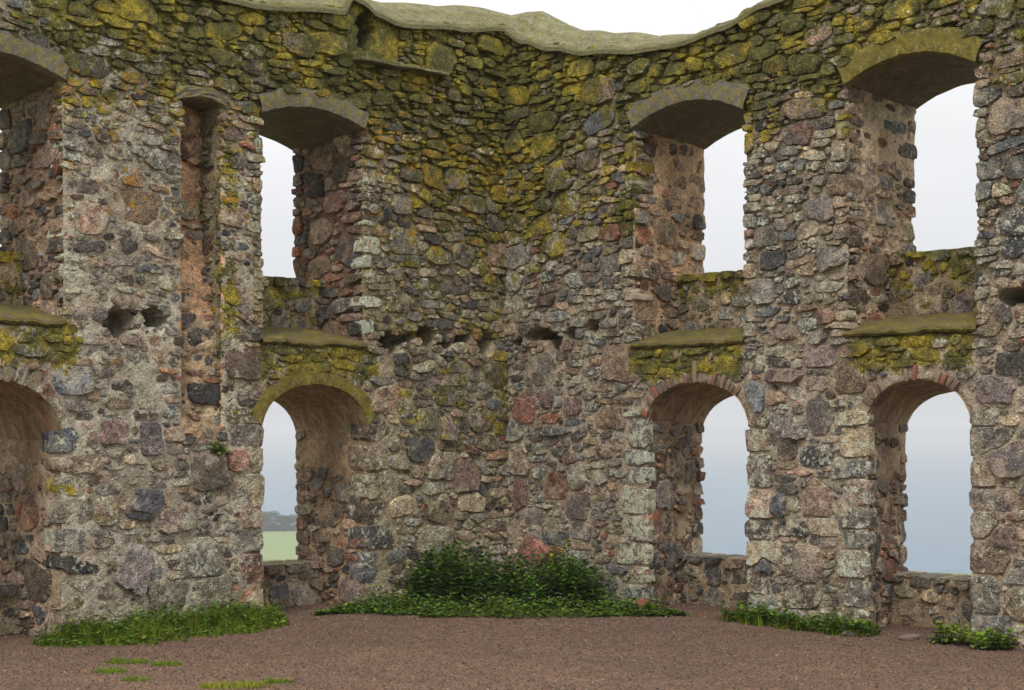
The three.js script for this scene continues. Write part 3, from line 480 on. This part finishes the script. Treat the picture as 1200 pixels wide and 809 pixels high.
const wallR = buildWall({
  name: numbered('rubble_wall') && 'rubble_wall_001', label: 'mossy rubble stone wall with brick-edged lower arches and pier between windows, lake showing behind', seed: 202, x0: -0.09, x1: 7.2, coreX1: 7.2, capX0: -0.62, capX1: 7.2, turn: -Math.PI / 4, shown: -1, brickMats, proud, sunk: (x, y) => 0.011 + 0.018 * sstep(2.4, 4.4, y), top: topR,
  ridge: ramp([[-0.5, 0.28], [0, 0.27], [0.35, 0.24], [0.7, 0.24], [1.2, 0.25], [1.8, 0.2], [2.4, 0.15], [3, 0.17], [8, 0.25]]),
  openings: [
    { x0: 1.74, x1: 3.07, spring: 4.62, rise: 0.17, ledge: 2.55, sill: 3.24, ring: 0.19, ringMat: M.cement, seed: 13, plaster: plU3, parMoss: parMossU, jambMortar: [206, 172, 136] },
    { x0: 4.15, x1: 5.38, spring: 4.68, rise: 0.17, ledge: 2.57, sill: 3.28, ring: 0.2, ringMat: M.cementMoss, seed: 14, plaster: plU4, parMoss: parMossU, jambMortar: [206, 184, 156] },
    { x0: 1.92, x1: 3.11, spring: 1.78, rise: 0.38, sill: 0.48, splay: 0.2, ring: 0.14, bricks: [[0.0, 0.1, 4, 0.1], [0.1, 0.42, 8, 0.13], [0.42, 0.62, 4, 0.2], [0.62, 0.97, 9, 0.11]], lower: true, seed: 15, jambMortar: [178, 156, 126], plaster: (d, y) => y > 1.55 ? 0.8 : 0.05 },
    { x0: 4.36, x1: 5.34, spring: 1.76, rise: 0.38, sill: 0.44, splay: 0.3, ring: 0.14, bricks: [[0.0, 0.2, 5, 0.12], [0.38, 0.5, 3, 0.13], [0.66, 0.9, 5, 0.11]], lower: true, seed: 16, plaster: plL, jambMortar: [184, 160, 130] },
  ],
  zone: (x, y) => { for (const h of holesR) if (hole(x, y, h[0], h[1], h[2], h[3]) < 1) return 3; return 0; },
  zbase: (x, y) => { let z = 0; for (const h of holesR) { const q = hole(x, y, h[0], h[1], h[2], h[3]); if (q < 1.15) z -= 0.4 * (1 - sstep(0.9, 1.08, q)); } return z; },
  plaster: (x, y) => y < 2.4 ? 0.22 : 0.05,
  moss: (x, y) => {
    let m = 0.84 * sstep(3.6, 4.9, y) * lerp(1, 0.72, sstep(3, 5.6, x)) + 0.12 * sstep(5, 5.5, y);
    m = Math.max(m, 0.62 * sstep(2.8, 3.9, y) * sstep(3.2, 1.6, x) + 0.16 * sstep(0.8, 0, x) * sstep(3, 3.6, y));
    for (const [a, b, c] of [[1.7, 3.05, 2.5], [4.2, 5.35, 2.52]]) m = Math.max(m, 0.82 * sstep(a - 0.15, a + 0.05, x) * sstep(b + 0.06, b - 0.04, x) * sstep(c - 0.46, c - 0.2, y) * sstep(c + 0.06, c, y));
    return Math.max(m, 0.12 + 0.14 * sstep(0.5, 0, y));
  },
  orange: (x, y) => 0.42 * sstep(3.2, 4.0, y) * sstep(5.4, 4.7, y),
  pale: (x, y, s) => (s && s.quoin && x < 2 && y < 2 ? 0.84 : s && s.quoin && x > 3 && x < 4.4 && y < 2 ? 0.72 : s && s.quoin ? 0.55 : s && s.m > 0.62 ? 0.68 : 0.15),
  mortar: (x, y) => y < 2.4 ? [174, 160, 139] : [164, 150, 128],
  big: [[0.28, 1.91, 0.15, 0.13, 0, [156, 104, 86], 0.04], [0.42, 0.48, 0.19, 0.12, -0.5, [158, 108, 92], 0.05], [0.22, 1.05, 0.09, 0.16, 0, [126, 96, 82], 0.03], [0.75, 1.7, 0.24, 0.035, 0.02, [92, 94, 98], 0.05], [3.55, 1.75, 0.2, 0.1, -0.1, [128, 124, 120], 0.05], [3.5, 2.2, 0.2, 0.06, 0, [108, 88, 84], 0.05], [3.42, 1.05, 0.1, 0.11, 0, [96, 98, 104], 0.04], [3.85, 1.1, 0.15, 0.13, 0, [162, 136, 120], 0.03], [3.3, 0.55, 0.1, 0.12, 0, [94, 94, 98], 0.04], [3.75, 0.55, 0.13, 0.16, 0, [158, 138, 122], 0.03], [0.95, 1.95, 0.12, 0.09, 0, [134, 112, 108], 0.03], [0.6, 2.03, 0.08, 0.09, 0, [120, 92, 84], 0.03], [1.0, 1.25, 0.12, 0.13, 0.2, [140, 122, 112], 0.04], [0.55, 0.22, 0.18, 0.12, 0, [140, 126, 110], 0.03], [5.62, 1.5, 0.18, 0.15, 0, [130, 116, 112], 0.04], [5.55, 2.05, 0.17, 0.12, 0, [140, 124, 120], 0.03], [5.6, 0.85, 0.14, 0.1, 0, [126, 106, 98], 0.03], [4.0, 3.2, 0.13, 0.13, 0, [122, 114, 112], 0.04], [3.25, 2.95, 0.14, 0.12, 0, [150, 144, 136], 0.03], [3.2, 1.98, 0.1, 0.17, 0.1, [132, 136, 138], 0.04], [0.75, 4.25, 0.14, 0.16, 0.6, [140, 122, 120], 0.05]],
});
// ---------------------------------------------------------------- ground, land and water
const wallLocal = (root, x, y, z) => root.localToWorld(V3(x, y, z));
wallL.updateMatrixWorld(true); wallR.updateMatrixWorld(true);
function groundTex(seed, cols, size, grain) {
  const d = new Uint8Array(1024 * 1024 * 4), r = rng(seed);
  for (let j = 0; j < 1024; j++) for (let i = 0; i < 1024; i++) {
    const x = i / 1024, y = j / 1024, n = samp(NA, x * 2, y * 2), m = samp(ND, x * 3, y * 3), f = samp(ND, x * 7 + 0.3, y * 7), w = r(), o = (j * 1024 + i) * 4, t = clamp(n * 0.7 + m * 0.5 - 0.1);
    const g = 1 - grain + grain * (0.8 * m + 0.9 * f + 0.5 * (w - 0.5)) * 1.2, sp = f * 0.6 + w * 0.5 > 0.83 ? 1.5 : 1;
    for (let c = 0; c < 3; c++) d[o + c] = clamp(lerp(cols[0][c], cols[1][c], t) * g * sp, 3, 250); d[o + 3] = 255;
  }
  const t = dataTex(d, 1024, 1024, true, true); t.repeat.set(1 / size, 1 / size); return t;
}
const gy = (x, z) => 0.03 * (samp(NA, x * 0.09, z * 0.09) - 0.5) + 0.012 * (samp(NC, x * 0.12, z * 0.12) - 0.5);
{
  const tex = groundTex(77, [[84, 62, 48], [114, 88, 69]], 3.1, 0.8), bump = reliefTex.clone(); bump.repeat.set(1 / 0.35, 1 / 0.35);
  const mat = new THREE.MeshStandardMaterial({ map: tex, vertexColors: true, roughness: 0.92, bumpMap: bump, bumpScale: 0.012 });
  const g = surf(180, 200, (a, b) => { const x = lerp(-9, 9, a), z = lerp(2, -18, b); return V3(x, gy(x, z), z); }, (a, b) => [a * 18, b * 20]);
  { const p = g.attributes.position, C = []; for (let i = 0; i < p.count; i++) { const x = p.getX(i), z = p.getZ(i), k = 0.8 + 0.4 * samp(NB, x * 0.11, z * 0.16) + 0.16 * (samp(NC, x * 0.2, z * 0.3) - 0.5); C.push(k, k * 0.985, k * 0.97); } g.setAttribute('color', new THREE.Float32BufferAttribute(C, 3)); }
  mesh('courtyard_ground', g, mat).userData.kind = 'structure';
  // loose gravel lying on it
  const r = rng(9), pg = new THREE.IcosahedronGeometry(1, 0), N = 110000, im = new THREE.InstancedMesh(pg, new THREE.MeshStandardMaterial({ roughness: 0.9 }), N), m = new THREE.Matrix4(), q = new THREE.Quaternion(), e = new THREE.Euler(), c = new THREE.Color();
  for (let i = 0; i < N; i++) {
    const z = -9.5 - 7.2 * Math.pow(r(), 0.9), x = (r() * 2 - 1) * 5.6, s = 0.0035 + 0.0075 * Math.pow(r(), 3) + (i % 400 === 0 ? 0.008 : 0); e.set(r() * 6, r() * 6, r() * 6); q.setFromEuler(e);
    m.compose(V3(x, gy(x, z) + s * 0.2, z), q, V3(s, s * (0.5 + 0.3 * r()), s * (0.7 + 0.5 * r()))); im.setMatrixAt(i, m);
    const k = 0.55 + 0.95 * r(), t = r(); im.setColorAt(i, t < 0.7 ? c.setRGB(0.1 * k, 0.064 * k, 0.044 * k) : t < 0.94 ? c.setRGB(0.13 * k, 0.1 * k, 0.08 * k) : c.setRGB(0.2 * k, 0.17 * k, 0.145 * k));
  }
  im.name = 'gravel'; tag(im, 'loose reddish brown gravel scattered over the courtyard floor', 'gravel', null, 'stuff'); put(im);
}
const LAKE = -65;
{
  // the hill: level under the ruin, falling to a field on one side and into the lake on the other
  const rings = [0, 8, 16, 22, 28, 36, 46, 58, 72, 90, 110, 170, 260, 360, 450, 520, 600, 700, 800, 900, 1005, 1030, 1080, 1150, 1300, 2000, 4000], nA = 120, P = [], UV = [], I = [];
  rings.forEach((R, j) => { for (let i = 0; i <= nA; i++) {
    const a = i / nA * 2 * Math.PI - Math.PI, x = Math.sin(a) * R, z = -6 - Math.cos(a) * R, az = a * 180 / Math.PI, water = sstep(-5.5, -1.5, az) * (1 - sstep(75, 110, az));
    const low = lerp(-61.5 + 3 * (samp(NA, x * 0.0007, z * 0.0007) - 0.5) * sstep(300, 900, R), -76, water); P.push(x, lerp(-0.05, low, sstep(14, lerp(170, 110, water), R)) - 30 * sstep(1012, 1300, R) * (1 - water), z); UV.push(x, z);
  } });
  for (let j = 0; j < rings.length - 1; j++) for (let i = 0; i < nA; i++) { const a = j * (nA + 1) + i, b = a + 1, c = a + nA + 1, d = c + 1; I.push(a, b, d, a, d, c); }
  const g = new THREE.BufferGeometry(); g.setAttribute('position', new THREE.Float32BufferAttribute(P, 3)); g.setAttribute('uv', new THREE.Float32BufferAttribute(UV, 2)); g.setIndex(I); g.computeVertexNormals();
  mesh('hillside', g, new THREE.MeshStandardMaterial({ map: groundTex(78, [[98, 116, 62], [120, 134, 76]], 60, 0.25), roughness: 1 })).userData.kind = 'structure';
  const wt = reliefTex.clone(); wt.repeat.set(1 / 160, 1 / 70);
  const lake = new THREE.CircleGeometry(12000, 90); lake.rotateX(-Math.PI / 2); const u = lake.attributes.uv, p = lake.attributes.position; for (let i = 0; i < u.count; i++) u.setXY(i, p.getX(i), p.getZ(i));
  const lm = mesh('lake', lake, new THREE.MeshPhysicalMaterial({ color: new THREE.Color(0.07, 0.15, 0.22), roughness: 0.3, specularIntensity: 0.7, bumpMap: wt, bumpScale: 3.5 })); lm.position.y = LAKE; lm.userData.kind = 'structure';
  // far shore
  const hills = surf(160, 6, (t, k) => { const a = lerp(-6, 30, t) * Math.PI / 180, R = 7900 + k * 1200, h = [-3, 10, 42, 62, 70, 60, -3][Math.round(k * 6)] * (0.75 + 0.5 * samp(NA, t * 1.3, 0.4)); return V3(Math.sin(a) * R, LAKE + h, -Math.cos(a) * R); }, (t, k) => [t * 3000, k * 900]);
  mesh('far_shore', hills, new THREE.MeshStandardMaterial({ color: new THREE.Color(0.05, 0.075, 0.05), roughness: 1 })).userData.kind = 'structure';
}

// ---------------------------------------------------------------- plants
class Leaves {                                          // collects leaf-shaped faces into one mesh, vertex-coloured
  constructor() { this.P = []; this.C = []; this.I = []; }
  leaf(p, dir, up, L, w, col) {                         // pointed leaf, folded along its midrib, bending down at the tip
    const s = V3().crossVectors(dir, up).normalize(), n = V3().crossVectors(s, dir).normalize(), b = this.P.length / 3, v = (a, c, h) => this.P.push(p.x + dir.x * a + s.x * c + n.x * h, p.y + dir.y * a + s.y * c + n.y * h, p.z + dir.z * a + s.z * c + n.z * h);
    v(0, 0, 0); v(L * 0.35, w, L * 0.04); v(L * 0.35, -w, L * 0.04); v(L * 0.4, 0, -L * 0.04); v(L * 0.75, w * 0.55, -L * 0.02); v(L * 0.75, -w * 0.55, -L * 0.02); v(L, 0, -L * 0.16);
    for (let k = 0; k < 7; k++) this.C.push(...col);
    this.I.push(b, b + 1, b + 3, b, b + 3, b + 2, b + 1, b + 4, b + 3, b + 3, b + 5, b + 2, b + 4, b + 6, b + 3, b + 3, b + 6, b + 5);
  }
  blade(p, h, lean, w, col) {                           // grass blade
    const b = this.P.length / 3, s = V3(-lean.z, 0, lean.x).normalize().multiplyScalar(w); if (!isFinite(s.x) || s.lengthSq() < 1e-12) s.set(w, 0, 0);
    for (const [t, q] of [[0, 1], [0.55, 0.8], [1, 0]]) { const x = p.x + lean.x * t * t, y = p.y + h * t * (1 - 0.12 * t), z = p.z + lean.z * t * t; if (q) { this.P.push(x - s.x * q, y, z - s.z * q, x + s.x * q, y, z + s.z * q); this.C.push(...col, ...col); } else { this.P.push(x, y, z); this.C.push(...col); } }
    this.I.push(b, b + 1, b + 3, b, b + 3, b + 2, b + 2, b + 3, b + 4);
  }
  stem(p, q, r) { const b = this.P.length / 3; for (const [a, k] of [[p, r], [q, r * 0.5]]) for (let i = 0; i < 3; i++) { this.P.push(a.x + Math.cos(i * 2.1) * k, a.y, a.z + Math.sin(i * 2.1) * k); this.C.push(0.05, 0.08, 0.02); } for (let i = 0; i < 3; i++) { const j = (i + 1) % 3; this.I.push(b + i, b + j, b + 3 + j, b + i, b + 3 + j, b + 3 + i); } }
  geo() { const g = new THREE.BufferGeometry(); g.setAttribute('position', new THREE.Float32BufferAttribute(this.P, 3)); g.setAttribute('color', new THREE.Float32BufferAttribute(this.C, 3)); g.setIndex(this.I); g.computeVertexNormals(); return g; }
}
const leafMat = new THREE.MeshPhysicalMaterial({ vertexColors: true, roughness: 0.9, specularIntensity: 0.35, side: THREE.DoubleSide, transmission: 0.3, thickness: 0 });
const stemMat = new THREE.MeshStandardMaterial({ vertexColors: true, roughness: 0.8 });
const green = (r, base) => { const k = 0.6 + 0.85 * r(), y = r(); return [base[0] * k * (0.8 + 0.5 * y), base[1] * k, base[2] * k * (1.1 - 0.3 * y)]; };
const DEEP = [0.062, 0.13, 0.008], FRESH = [0.135, 0.22, 0.012], STRAW = [0.26, 0.23, 0.05], LIME = [0.25, 0.28, 0.025];
const rdir = (r, lift) => { const a = r() * 6.2832; return V3(Math.cos(a), lift, Math.sin(a)).normalize(); };
// an upright leafy weed clump: stems with pairs of leaves
function bush(name, label, category, [x, z], rx, rz, h, stems, seed, base, group) {
  const r = rng(seed), root = new THREE.Group(); root.name = numbered(name); scene.add(root); root.position.set(x, 0, z); tag(root, label, category, group);
  const F = new Leaves(), S = new Leaves();
  for (let i = 0; i < stems; i++) {
    const a = r() * 6.2832, q = Math.sqrt(r()), px = Math.cos(a) * q * rx, pz = Math.sin(a) * q * rz, H = h * (0.4 + 0.6 * r()) * (1 - 0.42 * q * q) * (0.75 + 0.5 * samp(NA, px * 0.5 + seed * 0.31, pz * 0.5)), lean = V3(px * 0.35 + (r() - 0.5) * 0.12, 0, pz * 0.3 + (r() - 0.5) * 0.12), top = V3(px + lean.x, H, pz + lean.z);
    S.stem(V3(px, -0.02, pz), top, 0.004); const n = Math.max(3, Math.round(H / 0.042)), tone = green(r, base);
    for (let k = 1; k <= n; k++) { const t = k / n, y = H * t, c = V3(px + lean.x * t, y, pz + lean.z * t), L = (0.11 - 0.05 * t) * (0.65 + 0.7 * r()), a0 = r() * 6.28; for (const s of [0, 3.14]) { const d = V3(Math.cos(a0 + s), 0.15 - 0.5 * (1 - t) * r() + 0.5 * t, Math.sin(a0 + s)).normalize(), v = 0.75 + 0.5 * r(); F.leaf(c, d, V3(0, 1, 0), L, L * 0.3, tone.map(q2 => q2 * v)); } }
  }
  mesh('foliage', F.geo(), leafMat, root); mesh('stems', S.geo(), stemMat, root); return root;
}
bush('nettle_bush', 'tall dark nettle clump at the wall corner, the darker taller one of the pair', 'bush', [-0.52, -15.75], 0.42, 0.36, 0.66, 170, 501, DEEP);
bush('nettle_bush', 'broad nettle clump beside the taller one, on the side of the lake windows', 'bush', [0.4, -15.75], 0.44, 0.38, 0.58, 170, 502, DEEP);
bush('weed_plant', 'pale yellow green weed poking above the broad nettle clump', 'plant', [0.45, -15.95], 0.17, 0.12, 0.62, 26, 503, LIME);
// low growth
function cover(name, label, n, place, opt, seed) {
  const r = rng(seed), F = new Leaves(), up = V3(0, 1, 0);
  for (let i = 0; i < n; i++) {
    const p = place(r); if (!p) continue; const [x, z, hh, grassy] = p, y0 = gy(x, z);
    if (r() < grassy) { const h = hh * (0.4 + 0.8 * r()); F.blade(V3(x, y0 - 0.01, z), h, V3((r() - 0.5) * h * 0.9, 0, (r() - 0.5) * h * 0.9), 0.0025 + 0.002 * r(), green(r, r() < 0.18 ? STRAW : FRESH)); }
    else { const y = y0 + hh * Math.pow(r(), 0.8), L = opt.leaf * (0.6 + 0.8 * r()); F.leaf(V3(x, y, z), rdir(r, 0.1 + 0.7 * r()), up, L, L * 0.36, green(r, r() < 0.3 ? FRESH : DEEP)); }
  }
  const m = mesh(name, F.geo(), leafMat); tag(m, label, opt.category, null, 'stuff'); return m;
}
const edgeN = (a, s) => samp(NA, a * 0.25 + s, s) - 0.5;
cover('ground_cover', 'low leafy ground cover carpeting the corner below the nettles', 15000, r => {
  const x = (r() * 2 - 1) * 2.0, front = -14.72 + 0.35 * edgeN(x, 0.3) - 0.12 * Math.abs(x), back = -16.78 + Math.abs(x + 0.07) + 0.04; if (front < back) return null;
  const z = lerp(front, Math.max(back, front - 1.6), Math.pow(r(), 1.2)), n = samp(NC, x * 0.5, z * 0.5); if (n < 0.62 * sstep(front - 0.16, front, z)) return null; return [x, z, (0.03 + 0.2 * sstep(front, front - 0.5, z)) * (0.25 + 1.5 * n * n), 0.3];
}, { leaf: 0.042, category: 'ground cover' }, 61);
cover('grass_strip', 'leafy green weeds and grass along the foot of the wall beside the slot', 24000, r => {
  const x = -5.4 + 2.5 * r(), w = 0.72 * (1 - Math.pow(Math.abs((x + 4.13) / 1.3), 3)) + 0.25 * edgeN(x, 0.7) + 0.06, z = 0.03 + Math.max(0, w) * r(); if (w < 0.05) return null;
  const p = wallLocal(wallL, x, 0, z); const n = samp(NC, x * 0.7, z * 0.7); if (n < 0.66 * sstep(w - 0.2, w, z)) return null; return [p.x, p.z, (0.035 + 0.19 * sstep(w, w - 0.4, z)) * (0.3 + 1.5 * n * n), z > w - 0.35 ? 0.92 : 0.72];
}, { leaf: 0.042, category: 'grass' }, 62);
cover('weed_strip', 'low green weeds along the foot of the pier between the lake windows', 4200, r => {
  const x = 3.02 + 1.5 * r(), w = 0.3 + 0.2 * edgeN(x, 0.2), z = 0.03 + w * r(), p = wallLocal(wallR, x, 0, z); const n = samp(NC, x * 0.6, z * 0.6); if (n < 0.6 * sstep(w - 0.12, w, z)) return null; return [p.x, p.z, 0.16 * (0.25 + 1.6 * n * n), 0.45];
}, { leaf: 0.045, category: 'weeds' }, 63);
for (const [x, z, w, h, n, seed, lab] of [[5.25, 0.14, 0.13, 0.2, 20, 71, 'small green weed growing against the wall pier beyond the last lake window'], [5.62, 0.12, 0.17, 0.17, 30, 72, 'wider green weed clump at the wall foot past the small weed']]) { const p = wallLocal(wallR, x, 0, z); bush('weed_plant', lab, 'plant', [p.x, p.z], w, 0.12, h, n, seed, FRESH); }
{ const p = wallLocal(wallL, -3.62, 1.52, 0.0), b = bush('weed_plant', 'little fern growing on the stone at the foot of the wall slot', 'plant', [p.x, p.z], 0.07, 0.05, 0.1, 8, 73, FRESH); b.position.y = 1.5; }
for (const [x, z, w, d, n, seed, lab] of [[-2.86, -12.05, 0.17, 0.09, 380, 81, 0], [-2.55, -11.93, 0.12, 0.08, 260, 85, 0], [-2.88, -11.58, 0.14, 0.1, 260, 86, 0], [-2.6, -11.2, 0.1, 0.06, 180, 87, 0], [-1.87, -10.9, 0.28, 0.12, 800, 82, 'wide short yellow green grass patch on the open gravel'], [-1.6, -11.06, 0.12, 0.05, 200, 84, 'small dark grass tuft touching the wide yellow green patch']]) {
  const r = rng(seed), F = new Leaves(); for (let i = 0; i < n; i++) { const a = r() * 6.28, q = Math.sqrt(r()) * (0.75 + 0.5 * samp(NA, a * 0.2, seed * 0.13)), px = x + Math.cos(a) * q * w, pz = z + Math.sin(a) * q * d, h = 0.018 + 0.03 * r(); F.blade(V3(px, gy(px, pz) - 0.005, pz), h, V3((r() - 0.5) * 0.05, 0, (r() - 0.5) * 0.05), 0.003, green(r, seed === 82 ? LIME : FRESH)); }
  tag(mesh(numbered('grass_tuft'), F.geo(), leafMat), lab || 'little grass tuft on the gravel in front of the weedy wall foot', 'grass', lab ? null : 'little grass tufts on the gravel');
}
{ // tiny white flowers in the ground cover
  const r = rng(91), F = new Leaves(); for (let i = 0; i < 150; i++) { const x = (r() * 2 - 1) * 1.35, z = -14.85 - 0.55 * r(), y = 0.07 + 0.12 * r(); for (let k = 0; k < 4; k++) { const a = k * 1.57 + r(); F.leaf(V3(x, y, z), V3(Math.cos(a), 0.3, Math.sin(a)).normalize(), V3(0, 1, 0), 0.011, 0.005, [0.7, 0.72, 0.66]); } }
  tag(mesh('wild_flowers', F.geo(), leafMat), 'tiny white flowers dotted through the ground cover in the corner', 'flowers', null, 'stuff');
}

// ---------------------------------------------------------------- loose stones at the wall foot
const rockMat = c => new THREE.MeshStandardMaterial({ color: new THREE.Color(`rgb(${c})`), roughness: 0.95, bumpMap: reliefTex, bumpScale: 0.015 });
for (const [x, z, w, h, d, c, lab] of [
  [2.0, 0.14, 0.24, 0.15, 0.18, [140, 86, 66], 'rust red loose stone lying at the foot of the brick-arched window'], [4.35, 0.2, 0.22, 0.05, 0.16, [140, 126, 116], 'flat grey stone set in the gravel by the last lake window jamb'],
  [4.85, 0.12, 0.26, 0.045, 0.15, [136, 116, 104], 'flat pinkish stone in the gravel before the last lake window'], [5.12, 0.1, 0.2, 0.05, 0.14, [126, 118, 112], 'flat grey stone in the gravel before the last lake window'], [2.95, 0.1, 0.2, 0.09, 0.14, [126, 96, 86], 'low reddish stone by the pier foot under the brick-arched window']]) {
  const p = wallLocal(wallR, x, 0, z), g = new THREE.IcosahedronGeometry(0.5, 2), q = g.attributes.position, v = V3();
  for (let i = 0; i < q.count; i++) { v.fromBufferAttribute(q, i); const k = 1 + 0.35 * (samp(NA, v.x * 0.4 + x, v.y * 0.4 + v.z * 0.27) - 0.5); v.x = Math.sign(v.x) * Math.pow(Math.abs(v.x * 2), 0.6) / 2; v.y = Math.sign(v.y) * Math.pow(Math.abs(v.y * 2), 0.6) / 2; q.setXYZ(i, v.x * w * k, v.y * h * k, v.z * d * k); }
  const m = mesh(numbered('loose_stone'), toCreasedNormals(g, 0.5), rockMat(c)); m.position.set(p.x, h * 0.32, p.z); m.rotation.y = -Math.PI / 4 + x; tag(m, lab, 'stone');
}

// ---------------------------------------------------------------- trees along the far edge of the field
const treeLeaf = new THREE.MeshStandardMaterial({ vertexColors: true, roughness: 1, side: THREE.DoubleSide }), bark = new THREE.MeshStandardMaterial({ color: new THREE.Color(0.06, 0.05, 0.04), roughness: 1 });
[[-108.5, 6.6], [-103.5, 6.6], [-99, 7.9], [-95, 7.6], [-90.8, 6.4], [-86.8, 6.9], [-82.5, 6.2], [-78, 6.8]].forEach(([x0, h0], i) => {
  const x = x0 * 1.54, h = h0 * 1.7, r = rng(900 + i), z = -994 + 8 * (r() - 0.5), root = new THREE.Group(); root.name = numbered('field_tree'); scene.add(root);
  const ray = new THREE.Raycaster(V3(x, 50, z), V3(0, -1, 0), 0, 500), hit = ray.intersectObject(scene.getObjectByName('hillside'))[0]; root.position.set(x, hit ? hit.point.y - 0.05 : -39, z);
  tag(root, 'round-headed leafy tree in the hazy row beyond the green field', 'tree', 'trees along the far edge of the field');
  const tr = new THREE.CylinderGeometry(0.12, 0.25, h * 0.5, 7); tr.translate(0, h * 0.25, 0); const limbs = [tr]; for (let k = 0; k < 5; k++) { const l = new THREE.CylinderGeometry(0.04, 0.1, h * 0.4, 5); l.translate(0, h * 0.2, 0); l.rotateZ(0.5 + 0.3 * r()); l.rotateY(k * 1.26); l.translate(0, h * 0.4, 0); limbs.push(l); }
  mesh('trunk', mergeGeometries(limbs), bark, root);
  const F = new Leaves(), clumps = []; for (let k = 0; k < 36; k++) { const a = r() * 6.28, e = k < 12 ? 0.25 * r() : r(); clumps.push([Math.cos(a) * h * 0.56 * Math.sqrt(1 - e * e * 0.8) * (0.4 + 0.6 * r()), h * (0.06 + 0.74 * e), Math.sin(a) * h * 0.38 * (0.4 + 0.6 * r()), h * (0.16 + 0.08 * r())]); }
  for (let k = 0; k < 7000; k++) { const c = clumps[k % clumps.length], d = rdir(r, (r() - 0.35) * 2), q = Math.pow(r(), 0.4) * c[3]; F.leaf(V3(c[0] + d.x * q, c[1] + d.y * q * 0.9, c[2] + d.z * q), rdir(r, r() - 0.5), V3(0, 1, 0), 0.6 + 0.3 * r(), 0.28, green(r, [0.042, 0.1, 0.03])); }
  mesh('crown', F.geo(), treeLeaf, root);
});

renderer.render(scene, camera);
